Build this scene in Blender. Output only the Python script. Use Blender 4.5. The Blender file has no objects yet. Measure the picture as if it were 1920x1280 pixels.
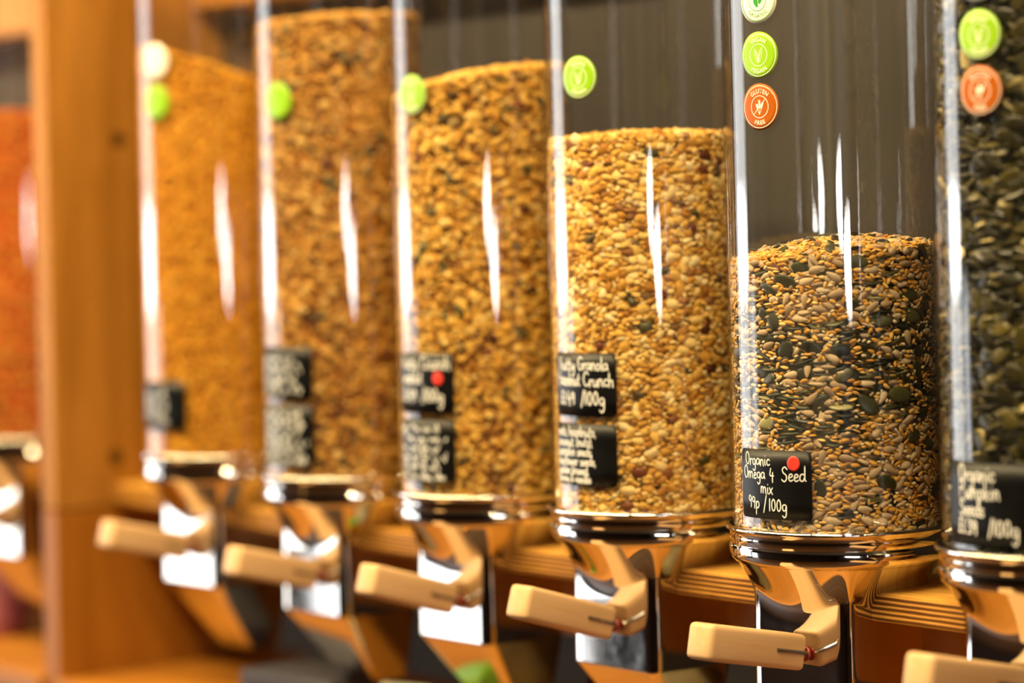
import bpy, bmesh, math, random
import numpy as np
from mathutils import Vector, Matrix

# ------------------------------------------------------------------ camera, world, lights, exposure
SC = bpy.context.scene
COL = SC.collection
RNG = np.random.default_rng(7)
random.seed(7)
R_ = math.radians

FPX, HORIZON, ROLL, TH = 5000.0, 408.0, 0.024, R_(39.7)
cam_d = bpy.data.cameras.new('camera')
cam = bpy.data.objects.new('camera', cam_d)
COL.objects.link(cam)
fw = Vector((-math.cos(TH), math.sin(TH), 0))
rt = Vector((math.sin(TH), math.cos(TH), 0))
cr = (rt - ROLL * Vector((0, 0, 1))).normalized()
cu = (Vector((0, 0, 1)) + ROLL * rt).normalized()
CAM = Vector((1.4693904, -1.5490005, 0.2474023))
cam.matrix_world = Matrix(((cr.x, cu.x, -fw.x, CAM.x), (cr.y, cu.y, -fw.y, CAM.y), (cr.z, cu.z, -fw.z, CAM.z), (0, 0, 0, 1)))
cam_d.sensor_width = 36.0
cam_d.lens = FPX / 1920 * 36
cam_d.shift_y = -(640 - HORIZON) / 1920.0
cam_d.clip_start = 0.02
cam_d.dof.use_dof = True
cam_d.dof.focus_distance = 2.085
cam_d.dof.aperture_fstop = 2.0
SC.camera = cam

SC.view_settings.view_transform = 'Standard'
SC.view_settings.look = 'None'
SC.view_settings.exposure = 0.0
SC.view_settings.gamma = 1.0
SC.view_settings.use_curve_mapping = False
SC.cycles.use_denoising = True
SC.cycles.transparent_max_bounces = 40
SC.cycles.max_bounces = 10
SC.cycles.glossy_bounces = 6
SC.cycles.diffuse_bounces = 3
SC.cycles.sample_clamp_indirect = 0.0
SC.cycles.caustics_reflective = True

W = bpy.data.worlds.new('world')
SC.world = W
W.use_nodes = True
W.node_tree.nodes['Background'].inputs[0].default_value = (0.75, 0.85, 1.0, 1)
W.node_tree.nodes['Background'].inputs[1].default_value = 0.6

ZF, ZC = -1.25, 1.75            # floor and ceiling
XL, XR, YB, YF = -4.2, 3.4, 0.62, -3.7


def area(name, loc, target, sx, sy, power, color, shape='RECTANGLE'):
    d = bpy.data.lights.new(name, 'AREA')
    d.shape = shape
    d.size = sx
    if shape in ('RECTANGLE', 'ELLIPSE'):
        d.size_y = sy
    d.energy = power
    d.color = color
    o = bpy.data.objects.new(name, d)
    COL.objects.link(o)
    o.location = loc
    o.rotation_euler = (Vector(target) - Vector(loc)).to_track_quat('-Z', 'Y').to_euler()
    return o


def radiance_power(rad, sx, sy):
    return rad * sx * sy * math.pi


WARM = (1.0, 0.76, 0.38)
# daylight at the shop window: a wide soft pane and two panes of open bright sky
WINS = [(-2.33, -0.62, -0.95, 1.35), (-3.45, -2.55, -1.15, 0.05)]
area('daylight_window', (XL + 0.02, -1.475, 0.20), (0, -1.475, 0.20), 1.70, 2.28, radiance_power(4.4, 1.70, 2.28), (1.0, 0.985, 0.955))
area('daylight_sky', (XL + 0.03, -1.55, 0.17), (0, -1.55, 0.17), 1.40, 0.24, radiance_power(14, 1.40, 0.24), (0.95, 0.98, 1.0))
area('daylight_door', (XL + 0.02, -3.0, -0.55), (0, -3.0, -0.55), 0.88, 1.18, radiance_power(4.0, 0.88, 1.18), (0.90, 0.94, 1.0))
# warm ceiling track lights in front of the row
for sx_, p_ in ((-2.5, 46), (-1.45, 52), (-0.35, 48), (0.75, 48)):
    area('ceiling_track_light', (sx_ - 0.1, -1.05, ZC - 0.12), (sx_, 0.0, 0.1), 1.05, 0.10, p_, WARM)
# two unseen oval lights, added to put oval highlights on the tubes
area('added_oval_light', (XR - 0.03, -2.35, 0.275), (0, -0.9, 0.25), 0.75, 0.21, radiance_power(30, 0.75, 0.165), (1.0, 0.97, 0.93), 'ELLIPSE')
area('added_oval_light', (XR - 0.03, -1.78, 0.135), (0, -0.9, 0.20), 0.75, 0.21, radiance_power(30, 0.75, 0.165), (1.0, 0.97, 0.93), 'ELLIPSE')
area('added_streak_light', (0.40, -0.12, ZC - 0.10), (0.0, -0.02, 0.2), 0.14, 0.14, 5, (1.0, 0.95, 0.9), 'DISK')  # neutral overhead light, added for the vertical streak on the scuffed tube

# ------------------------------------------------------------------ helpers


def link(name, mesh, mat=None, parent=None, loc=None):
    o = bpy.data.objects.new(name, mesh)
    COL.objects.link(o)
    if mat is not None and mesh is not None and not mesh.materials:
        mesh.materials.append(mat)
    if parent is not None:
        o.parent = parent
    if loc is not None:
        o.location = loc
    return o


def tag(o, label=None, cat=None, group=None, kind=None):
    if label: o['label'] = label
    if cat: o['category'] = cat
    if group: o['group'] = group
    if kind: o['kind'] = kind
    return o


def empty(name, loc=(0, 0, 0), label=None, cat=None, group=None):
    o = bpy.data.objects.new(name, None)
    COL.objects.link(o)
    o.location = loc
    o.empty_display_size = 0.05
    return tag(o, label, cat, group)


def mesh_from(name, verts, faces, smooth=True):
    m = bpy.data.meshes.new(name)
    m.from_pydata([tuple(v) for v in verts], [], [tuple(f) for f in faces])
    if smooth:
        m.polygons.foreach_set('use_smooth', [True] * len(m.polygons))
    m.update()
    return m


def box_mesh(name, x0, x1, y0, y1, z0, z1, bevel=0.0, seg=2):
    bm = bmesh.new()
    bmesh.ops.create_cube(bm, size=1)
    for v in bm.verts:
        v.co = Vector((x0 + (v.co.x + .5) * (x1 - x0), y0 + (v.co.y + .5) * (y1 - y0), z0 + (v.co.z + .5) * (z1 - z0)))
    if bevel > 0:
        bmesh.ops.bevel(bm, geom=list(bm.edges), offset=bevel, segments=seg, affect='EDGES', profile=0.5)
    m = bpy.data.meshes.new(name)
    bm.to_mesh(m)
    bm.free()
    return m


def smooth_by_angle(m, ang=35):
    bm = bmesh.new()
    bm.from_mesh(m)
    for f in bm.faces: f.smooth = True
    for e in bm.edges:
        if len(e.link_faces) == 2 and e.calc_face_angle(0) > R_(ang):
            e.smooth = False
    bm.to_mesh(m)
    bm.free()
    return m


def lathe(name, prof, seg=96, closed=False):
    vs, fs = [], []
    n = len(prof)
    for k in range(seg):
        a = 2 * math.pi * k / seg
        for r, z in prof:
            vs.append((r * math.cos(a), r * math.sin(a), z))
    for k in range(seg):
        k2 = (k + 1) % seg
        for j in range(n if closed else n - 1):
            j2 = (j + 1) % n
            fs.append((k * n + j, k2 * n + j, k2 * n + j2, k * n + j2))
    return mesh_from(name, vs, fs)


def tube_mesh(name, pts, rad, seg=8):
    pts = [Vector(p) for p in pts]
    vs, fs = [], []
    up = Vector((1, 0, 0.01)).normalized()
    for i, p in enumerate(pts):
        t = (pts[min(i + 1, len(pts) - 1)] - pts[max(i - 1, 0)]).normalized()
        a = t.cross(up).normalized()
        b = t.cross(a).normalized()
        for k in range(seg):
            w = 2 * math.pi * k / seg
            vs.append(p + (a * math.cos(w) + b * math.sin(w)) * rad)
    for i in range(len(pts) - 1):
        for k in range(seg):
            k2 = (k + 1) % seg
            fs.append((i * seg + k, i * seg + k2, (i + 1) * seg + k2, (i + 1) * seg + k))
    fs.append(tuple(range(seg)))
    fs.append(tuple(range((len(pts) - 1) * seg, len(pts) * seg))[::-1])
    return mesh_from(name, vs, fs)


# ------------------------------------------------------------------ materials
def srgb(r, g, b):
    def f(c):
        c /= 255.0
        return c / 12.92 if c <= 0.04045 else ((c + 0.055) / 1.055) ** 2.4
    return (f(r), f(g), f(b), 1)


def new_mat(name):
    m = bpy.data.materials.new(name)
    m.use_nodes = True
    nt = m.node_tree
    b = nt.nodes['Principled BSDF']
    return m, nt, b


def N(nt, kind, **kw):
    n = nt.nodes.new(kind)
    for k, v in kw.items():
        if k.startswith('i_'):
            n.inputs[int(k[2:]) if k[2:].isdigit() else k[2:]].default_value = v
        else:
            setattr(n, k, v)
    return n


def ramp(nt, stops):
    r = nt.nodes.new('ShaderNodeValToRGB')
    el = r.color_ramp.elements
    while len(el) < len(stops): el.new(0.5)
    for e, (p, c) in zip(el, stops):
        e.position = p
        e.color = c
    return r


def plain(name, col, rough=0.5, metal=0.0, noise=0.0, scale=40, spec=0.5):
    m, nt, b = new_mat(name)
    b.inputs['Specular IOR Level'].default_value = spec
    b.inputs['Base Color'].default_value = col
    b.inputs['Roughness'].default_value = rough
    b.inputs['Metallic'].default_value = metal
    if noise:
        tc = N(nt, 'ShaderNodeTexCoord')
        nz = N(nt, 'ShaderNodeTexNoise')
        nz.inputs['Scale'].default_value = scale
        nt.links.new(tc.outputs['Object'], nz.inputs['Vector'])
        c2 = tuple(min(1, c * (1 - noise)) for c in col[:3]) + (1,)
        c3 = tuple(min(1, c * (1 + noise)) for c in col[:3]) + (1,)
        rp = ramp(nt, [(0.3, c2), (0.7, c3)])
        nt.links.new(nz.outputs['Fac'], rp.inputs[0])
        nt.links.new(rp.outputs[0], b.inputs['Base Color'])
    return m


def wood(name, c_dark, c_light, axis='X', scale=1.0, rough=0.45, contrast=(0.35, 0.7), knots=()):
    m, nt, b = new_mat(name)
    tc = N(nt, 'ShaderNodeTexCoord')
    mp = N(nt, 'ShaderNodeMapping')
    s = {'X': (2.2, 28, 28), 'Y': (28, 2.2, 28), 'Z': (28, 28, 2.2)}[axis]
    mp.inputs['Scale'].default_value = tuple(v * scale for v in s)
    nt.links.new(tc.outputs['Object'], mp.inputs['Vector'])
    nz = N(nt, 'ShaderNodeTexNoise')
    nz.inputs['Scale'].default_value = 1.6
    nz.inputs['Detail'].default_value = 6
    nz.inputs['Distortion'].default_value = 0.6
    nt.links.new(mp.outputs[0], nz.inputs['Vector'])
    fine = N(nt, 'ShaderNodeTexNoise')
    fine.inputs['Scale'].default_value = 9
    fine.inputs['Detail'].default_value = 3
    nt.links.new(mp.outputs[0], fine.inputs['Vector'])
    add = N(nt, 'ShaderNodeMath', operation='MULTIPLY_ADD')
    nt.links.new(fine.outputs['Fac'], add.inputs[0])
    add.inputs[1].default_value = 0.35
    nt.links.new(nz.outputs['Fac'], add.inputs[2])
    sub = N(nt, 'ShaderNodeMath', operation='SUBTRACT')
    nt.links.new(add.outputs[0], sub.inputs[0])
    sub.inputs[1].default_value = 0.17
    rp = ramp(nt, [(contrast[0], c_dark), (contrast[1], c_light)])
    nt.links.new(sub.outputs[0], rp.inputs[0])
    out = rp.outputs[0]
    for (kx, ky, kz, kr) in knots:
        dist = N(nt, 'ShaderNodeVectorMath', operation='DISTANCE')
        nt.links.new(tc.outputs['Object'], dist.inputs[0])
        dist.inputs[1].default_value = (kx, ky, kz)
        mr = N(nt, 'ShaderNodeMapRange')
        mr.inputs['From Min'].default_value = kr * 0.55
        mr.inputs['From Max'].default_value = kr
        nt.links.new(dist.outputs['Value'], mr.inputs['Value'])
        mx = N(nt, 'ShaderNodeMix', data_type='RGBA')
        nt.links.new(mr.outputs[0], mx.inputs[0])
        mx.inputs[6].default_value = tuple(c * 0.25 for c in c_dark[:3]) + (1,)
        nt.links.new(out, mx.inputs[7])
        out = mx.outputs[2]
    nt.links.new(out, b.inputs['Base Color'])
    b.inputs['Roughness'].default_value = rough
    b.inputs['Specular IOR Level'].default_value = 0.2
    bp = N(nt, 'ShaderNodeBump')
    bp.inputs['Strength'].default_value = 0.08
    bp.inputs['Distance'].default_value = 0.002
    nt.links.new(sub.outputs[0], bp.inputs['Height'])
    nt.links.new(bp.outputs[0], b.inputs['Normal'])
    return m


def plywood_mat():
    m = wood('plywood', srgb(204, 142, 56), srgb(240, 188, 96), 'X', 1.0, 0.4)
    nt = m.node_tree
    b = nt.nodes['Principled BSDF']
    src = b.inputs['Base Color'].links[0].from_socket
    at = N(nt, 'ShaderNodeAttribute', attribute_name='ply')
    tc = N(nt, 'ShaderNodeTexCoord')
    nz = N(nt, 'ShaderNodeTexNoise')
    nz.inputs['Scale'].default_value = 60
    mp = N(nt, 'ShaderNodeMapping')
    mp.inputs['Scale'].default_value = (0.5, 6, 6)
    nt.links.new(tc.outputs['Object'], mp.inputs[0])
    nt.links.new(mp.outputs[0], nz.inputs['Vector'])
    ma = N(nt, 'ShaderNodeMath', operation='MULTIPLY_ADD')
    nt.links.new(nz.outputs['Fac'], ma.inputs[0])
    ma.inputs[1].default_value = 0.06
    nt.links.new(at.outputs['Fac'], ma.inputs[2])
    mul = N(nt, 'ShaderNodeMath', operation='MULTIPLY')
    nt.links.new(ma.outputs[0], mul.inputs[0])
    mul.inputs[1].default_value = 2 * math.pi * 5.5
    sn = N(nt, 'ShaderNodeMath', operation='SINE')
    nt.links.new(mul.outputs[0], sn.inputs[0])
    rp = ramp(nt, [(0.30, srgb(104, 62, 20)), (0.55, srgb(152, 98, 38)), (0.80, srgb(230, 166, 76))])
    mr = N(nt, 'ShaderNodeMapRange')
    mr.inputs['From Min'].default_value = -1
    nt.links.new(sn.outputs[0], mr.inputs['Value'])
    nt.links.new(mr.outputs[0], rp.inputs[0])
    geo = N(nt, 'ShaderNodeNewGeometry')
    sep = N(nt, 'ShaderNodeSeparateXYZ')
    nt.links.new(geo.outputs['True Normal'], sep.inputs[0])
    ab = N(nt, 'ShaderNodeMath', operation='ABSOLUTE')
    nt.links.new(sep.outputs['Z'], ab.inputs[0])
    st = N(nt, 'ShaderNodeMath', operation='GREATER_THAN')
    nt.links.new(ab.outputs[0], st.inputs[0])
    st.inputs[1].default_value = 0.6
    mx = N(nt, 'ShaderNodeMix', data_type='RGBA')
    nt.links.new(st.outputs[0], mx.inputs[0])
    nt.links.new(rp.outputs[0], mx.inputs[6])
    nt.links.new(src, mx.inputs[7])
    nt.links.new(mx.outputs[2], b.inputs['Base Color'])
    return m


def grain_mat(name, stops, rough=0.45, spec=0.4, per_object=False, mottle=0.0, sheen_scale=900, const=False):
    m, nt, b = new_mat(name)
    if per_object:
        src = N(nt, 'ShaderNodeObjectInfo').outputs['Random']
    else:
        src = N(nt, 'ShaderNodeNewGeometry').outputs['Random Per Island']
    rp = ramp(nt, stops)
    if const: rp.color_ramp.interpolation = 'CONSTANT'
    nt.links.new(src, rp.inputs[0])
    out = rp.outputs[0]
    if mottle:
        tc = N(nt, 'ShaderNodeTexCoord')
        nz = N(nt, 'ShaderNodeTexNoise')
        nz.inputs['Scale'].default_value = sheen_scale
        nt.links.new(tc.outputs['Object'], nz.inputs['Vector'])
        mr = N(nt, 'ShaderNodeMapRange')
        mr.inputs['To Min'].default_value = 1 - mottle
        mr.inputs['To Max'].default_value = 1 + mottle
        nt.links.new(nz.outputs['Fac'], mr.inputs['Value'])
        mx = N(nt, 'ShaderNodeMix', data_type='RGBA', blend_type='MULTIPLY')
        mx.inputs[0].default_value = 1
        nt.links.new(out, mx.inputs[6])
        nt.links.new(mr.outputs[0], mx.inputs[7])
        out = mx.outputs[2]
    nt.links.new(out, b.inputs['Base Color'])
    b.inputs['Roughness'].default_value = rough
    b.inputs['Specular IOR Level'].default_value = spec
    return m


def tube_mat(name, haze=0.02, haze_rough=0.28):
    m = bpy.data.materials.new(name)
    m.use_nodes = True
    nt = m.node_tree
    nt.nodes.clear()
    out = N(nt, 'ShaderNodeOutputMaterial')
    geo = N(nt, 'ShaderNodeNewGeometry')
    dot = N(nt, 'ShaderNodeVectorMath', operation='DOT_PRODUCT')
    nt.links.new(geo.outputs['Normal'], dot.inputs[0])
    nt.links.new(geo.outputs['Incoming'], dot.inputs[1])
    ab = N(nt, 'ShaderNodeMath', operation='ABSOLUTE')
    nt.links.new(dot.outputs['Value'], ab.inputs[0])
    om = N(nt, 'ShaderNodeMath', operation='SUBTRACT')
    om.inputs[0].default_value = 1.0
    nt.links.new(ab.outputs[0], om.inputs[1])
    pw = N(nt, 'ShaderNodeMath', operation='POWER')
    nt.links.new(om.outputs[0], pw.inputs[0])
    pw.inputs[1].default_value = 5.0
    fr = N(nt, 'ShaderNodeMath', operation='MULTIPLY_ADD')
    nt.links.new(pw.outputs[0], fr.inputs[0])
    fr.inputs[1].default_value = 0.945
    fr.inputs[2].default_value = 0.055
    tr = N(nt, 'ShaderNodeBsdfTransparent')
    tr.inputs[0].default_value = (0.985, 0.985, 0.98, 1)
    gl = N(nt, 'ShaderNodeBsdfGlossy')
    gl.inputs['Roughness'].default_value = 0.015
    # faint vertical polishing streaks in the extruded acrylic
    tc = N(nt, 'ShaderNodeTexCoord')
    mp = N(nt, 'ShaderNodeMapping')
    mp.inputs['Scale'].default_value = (160, 160, 0.6)
    nt.links.new(tc.outputs['Object'], mp.inputs[0])
    nz = N(nt, 'ShaderNodeTexNoise')
    nz.inputs['Scale'].default_value = 1.0
    nz.inputs['Detail'].default_value = 2
    nt.links.new(mp.outputs[0], nz.inputs['Vector'])
    bp = N(nt, 'ShaderNodeBump')
    bp.inputs['Strength'].default_value = 0.06
    bp.inputs['Distance'].default_value = 0.0006
    nt.links.new(nz.outputs['Fac'], bp.inputs['Height'])
    nt.links.new(bp.outputs[0], gl.inputs['Normal'])
    mx = N(nt, 'ShaderNodeMixShader')
    nt.links.new(fr.outputs[0], mx.inputs[0])
    nt.links.new(tr.outputs[0], mx.inputs[1])
    nt.links.new(gl.outputs[0], mx.inputs[2])
    hz = N(nt, 'ShaderNodeBsdfGlossy')
    hz.inputs['Anisotropy'].default_value = 0.85
    tg = N(nt, 'ShaderNodeTangent', direction_type='RADIAL', axis='Z')
    nt.links.new(tg.outputs[0], hz.inputs['Tangent'])
    hz.inputs['Roughness'].default_value = haze_rough
    m2 = N(nt, 'ShaderNodeMixShader')
    m2.inputs[0].default_value = haze
    nt.links.new(mx.outputs[0], m2.inputs[1])
    nt.links.new(hz.outputs[0], m2.inputs[2])
    nt.links.new(m2.outputs[0], out.inputs[0])
    return m


def steel_mat():
    m, nt, b = new_mat('polished_steel')
    b.inputs['Base Color'].default_value = (0.74, 0.70, 0.64, 1)
    b.inputs['Metallic'].default_value = 1.0
    tc = N(nt, 'ShaderNodeTexCoord')
    nz = N(nt, 'ShaderNodeTexNoise')
    nz.inputs['Scale'].default_value = 45
    nz.inputs['Detail'].default_value = 5
    nt.links.new(tc.outputs['Object'], nz.inputs['Vector'])
    mr = N(nt, 'ShaderNodeMapRange')
    mr.inputs['From Min'].default_value = 0.4
    mr.inputs['From Max'].default_value = 0.75
    mr.inputs['To Min'].default_value = 0.045
    mr.inputs['To Max'].default_value = 0.10
    nt.links.new(nz.outputs['Fac'], mr.inputs['Value'])
    nt.links.new(mr.outputs[0], b.inputs['Roughness'])
    return m


M = {}
M['ply'] = plywood_mat()
M['upright'] = wood('upright_wood', srgb(148, 97, 26), srgb(184, 126, 50), 'Z', 0.6, 0.6,
                    knots=[(0, -0.0023, 0.3437, 0.011), (0, -0.0154, -0.0055, 0.011)])
M['lower_wood'] = wood('lower_wood', srgb(146, 88, 20), srgb(168, 106, 30), 'Z', 0.6, 0.5)
M['deck'] = wood('deck_wood', srgb(150, 94, 28), srgb(176, 116, 40), 'X', 0.6, 0.5)
M['top_rail'] = wood('top_rail_wood', srgb(172, 112, 40), srgb(200, 140, 60), 'X', 0.6, 0.5)
M['apron'] = wood('apron_wood', srgb(212, 146, 44), srgb(224, 160, 56), 'X', 0.5, 0.35)
M['back'] = plain('charcoal_back_panel', srgb(66, 62, 62), 0.85, noise=0.08, scale=6, spec=0.1)
M['handle'] = wood('maple_handle', srgb(204, 162, 112), srgb(226, 186, 138), 'Y', 1.0, 0.42, contrast=(0.25, 0.8))
M['steel'] = steel_mat()
M['wire'] = plain('steel_wire', (0.7, 0.7, 0.7, 1), 0.25, 1.0)
M['groove'] = plain('handle_slot', srgb(120, 88, 56), 0.7)
M['grommet'] = plain('red_brown_rubber', srgb(150, 44, 16), 0.3)
M['tube'] = tube_mat('clear_acrylic', 0.004)
M['tube_worn'] = tube_mat('scuffed_acrylic', 0.016, 0.36)
M['chalk'] = plain('blackboard_vinyl', srgb(13, 13, 14), 0.42, noise=0.25, scale=70, spec=0.22)
M['ink'] = plain('white_chalk_ink', srgb(238, 236, 232), 0.6)
M['red'] = plain('red_dot_sticker', srgb(236, 62, 50), 0.5)
M['green'] = plain('lime_sticker', srgb(136, 186, 2), 0.45)
M['orange'] = plain('orange_sticker', srgb(168, 84, 2), 0.5, spec=0.2)
M['cream'] = plain('cream_sticker', srgb(240, 232, 218), 0.45)
M['print_white'] = plain('sticker_print_white', srgb(244, 240, 226), 0.5)
M['print_green'] = plain('sticker_print_green', srgb(34, 140, 34), 0.5)
M['floor'] = wood('floor_boards', srgb(58, 36, 18), srgb(84, 54, 28), 'X', 0.3, 0.5)
M['wall'] = plain('brown_wall', srgb(44, 30, 22), 0.9, noise=0.4, scale=3, spec=0.05)
M['ceil'] = plain('ceiling_paint', srgb(120, 100, 74), 0.8)
M['wall_dark'] = plain('dark_olive_wall', srgb(74, 56, 26), 0.8, noise=0.5, scale=5)
M['frame'] = plain('window_frame', srgb(70, 50, 36), 0.5)

# ------------------------------------------------------------------ the room


def struct(name, mesh, mat, parent=None):
    o = link(name, mesh, mat, parent)
    if parent is None: o['kind'] = 'structure'
    return o


struct('floor', box_mesh('floor', XL, XR, YF, YB, ZF - 0.1, ZF), M['floor'])
struct('ceiling', box_mesh('ceiling', XL, XR, YF, YB, ZC, ZC + 0.1), M['ceil'])
struct('wall_back', box_mesh('wall_back', XL, XR, YB, YB + 0.1, ZF, ZC), M['wall_dark'])
struct('wall_front', box_mesh('wall_front', XL, XR, YF - 0.1, YF, ZF, ZC), M['wall'])
struct('wall_right', box_mesh('wall_right', XR, XR + 0.1, YF, YB, ZF, ZC), M['wall'])


def wall_with_openings():
    bm = bmesh.new()
    ys = sorted({YF, YB} | {w[0] for w in WINS} | {w[1] for w in WINS})
    zs = sorted({ZF, ZC} | {w[2] for w in WINS} | {w[3] for w in WINS})
    for a, b in zip(ys, ys[1:]):
        for c, d in zip(zs, zs[1:]):
            ym, zm = (a + b) / 2, (c + d) / 2
            if any(w[0] < ym < w[1] and w[2] < zm < w[3] for w in WINS): continue
            bmesh.ops.create_cube(bm, size=1, matrix=Matrix.Translation((XL - 0.05, ym, zm)) @ Matrix.Diagonal((0.1, b - a, d - c, 1)))
    m = bpy.data.meshes.new('wall_left')
    bm.to_mesh(m)
    bm.free()
    return m


struct('wall_left', wall_with_openings(), M['wall'])
for n_, (ya, yb, za, zb) in enumerate(WINS, 1):
    bm = bmesh.new()
    for (a, b, c, d) in ((ya - .05, ya, za - .05, zb + .05), (yb, yb + .05, za - .05, zb + .05), (ya, yb, za - .05, za), (ya, yb, zb, zb + .05)):
        bmesh.ops.create_cube(bm, size=1, matrix=Matrix.Translation((XL + 0.02, (a + b) / 2, (c + d) / 2)) @ Matrix.Diagonal((0.06, b - a, d - c, 1)))
    m = bpy.data.meshes.new('window')
    bm.to_mesh(m)
    bm.free()
    struct('window_%d' % n_, m, M['frame'])

# ------------------------------------------------------------------ shelving unit
S = 0.2191
XS = {i: (i - 5) * S for i in range(1, 7)}
XS[0] = -1.279
ZO = {0: .010, 1: .012, 2: .003, 3: 0, 4: 0, 5: 0, 6: 0}
XG = -1.07                      # near face of the upright
unit = empty('shelving_unit', (XG, 0, -0.24), 'orange-brown wooden shelving unit whose slotted plywood rail carries the dispensers', 'shelving')
UO = Vector((XG, 0, -0.24))


def upart(name, mesh, mat):
    for v in mesh.vertices: v.co -= UO
    o = link(name, mesh, mat, unit)
    return o


def rail_z(x):
    return float(np.interp(x, [-1.07, -0.88, -0.80, -0.66, -0.45], [0.016, 0.012, 0.006, 0.003, 0.0]))


def rail_mesh(x0, x1, centres, zoff, yfront=-0.02, yback=0.13, yslot=0.055, zt=-0.0495, th=0.022):
    # outline in plan with a slot for every spout, front edge rounded over
    plan = [(x0, yfront)]
    for c in sorted(centres):
        plan += [(c - 0.072, yfront), (c - 0.072, yslot), (c + 0.051, yslot), (c + 0.051, yfront)]
    plan += [(x1, yfront), (x1, yback), (x0, yback)]
    # subdivide long runs along x
    pts = []
    for a, b in zip(plan, plan[1:] + plan[:1]):
        k = max(1, int(abs(b[0] - a[0]) / 0.05))
        for q in range(k): pts.append((a[0] + (b[0] - a[0]) * q / k, a[1] + (b[1] - a[1]) * q / k))
    bm = bmesh.new()
    vs = [bm.verts.new((x, y, zt - th)) for x, y in pts]
    f = bm.faces.new(vs)
    ex = bmesh.ops.extrude_face_region(bm, geom=[f])
    for g in ex['geom']:
        if isinstance(g, bmesh.types.BMVert): g.co.z += th
    bmesh.ops.recalc_face_normals(bm, faces=bm.faces[:])
    ed = [e for e in bm.edges if len(e.link_faces) == 2 and e.calc_face_angle(0) > 0.5]
    bmesh.ops.bevel(bm, geom=ed, offset=0.0016, segments=2, affect='EDGES', profile=0.5)
    bmesh.ops.triangulate(bm, faces=[f for f in bm.faces if len(f.verts) > 4])
    lay = bm.verts.layers.float.new('ply')
    for v in bm.verts:
        v[lay] = (v.co.z - (zt - th)) / th
        v.co.z += zoff(v.co.x)
    m = bpy.data.meshes.new('rail')
    bm.to_mesh(m)
    bm.free()
    return m


upart('plywood_rail', rail_mesh(XG, 0.62, [XS[i] for i in range(1, 7)], rail_z), M['ply'])
upart('plywood_rail', rail_mesh(-2.7, XG - 0.03, [XS[0]], lambda x: 0.012), M['ply'])
o = upart('upright', box_mesh('upright', XG - 0.030, XG, -0.092, 0.14, -0.058, 1.2, 0.002), M['upright'])
# the knots of the material sit on the near face
for n in M['upright'].node_tree.nodes:
    if n.type == 'VECT_MATH' and n.operation == 'DISTANCE':
        k = n.inputs[1].default_value
        n.inputs[1].default_value = (0.0, k[1], k[2] + 0.24)
upart('lower_upright', box_mesh('lower_upright', XG - 0.030, XG, -0.092, 0.19, -0.60, -0.060, 0.002), M['lower_wood'])
upart('back_panel', box_mesh('back_panel', XG, 0.75, 0.142, 0.155, -0.050, 0.66), M['back'])
upart('back_panel', box_mesh('back_panel', -2.7, XG - 0.03, 0.142, 0.155, -0.050, 0.66), M['back'])
upart('apron', box_mesh('apron', XG, 0.75, 0.105, 0.130, -0.150, -0.072), M['apron'])
upart('top_rail', box_mesh('top_rail', XG, 0.75, 0.098, 0.138, 0.490, 0.560, 0.002), M['top_rail'])
upart('top_rail', box_mesh('top_rail', -2.7, XG - 0.03, 0.098, 0.138, 0.490, 0.560, 0.002), M['top_rail'])
upart('deck', box_mesh('deck', XG, 0.75, -0.10, 0.19, -0.262, -0.240, 0.002), M['deck'])
upart('deck', box_mesh('deck', -2.7, XG - 0.03, -0.10, 0.19, -0.262, -0.240, 0.002), M['deck'])

# ------------------------------------------------------------------ dispenser meshes
RO, RI = 0.0832, 0.0816
collar_m = lathe('collar', [(.0812, -.0040), (.0816, -.0005), (.0832, .0008), (.0852, .0006), (.0865, -.0008), (.0862, -.0024), (.0842, -.0036),
                            (.0833, -.0050), (.0831, -.0080), (.0831, -.0128), (.0825, -.0136), (.0825, -.0140), (.0831, -.0148), (.0835, -.0170), (.0836, -.0200),
                            (.0833, -.0230), (.0824, -.0252), (.0812, -.0266), (.0802, -.0272), (.0796, -.0284), (.0790, -.0284)], 128)
for v in collar_m.vertices:
    v.co.x *= 1.034
    v.co.y *= 1.034
tube_m = lathe('tube', [(RO, -.020), (RO, .600), (RI, .600), (RI, -.020)], 128, closed=True)
smooth_by_angle(tube_m, 40)


def rrect_r(th, hx, y0, y1, rc):
    # distance from the axis to a rounded rectangle |x|<hx, y0<y<y1 in direction th
    c, s = math.cos(th), math.sin(th)
    lo, hi = 0.0, 0.2
    cy, hy = (y0 + y1) / 2, (y1 - y0) / 2
    for _ in range(40):
        m = (lo + hi) / 2
        x, y = m * c, m * s - cy
        qx, qy = abs(x) - (hx - rc), abs(y) - (hy - rc)
        d = math.hypot(max(qx, 0), max(qy, 0)) + min(max(qx, qy), 0) - rc
        if d < 0: lo = m
        else: hi = m
    return lo


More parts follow.
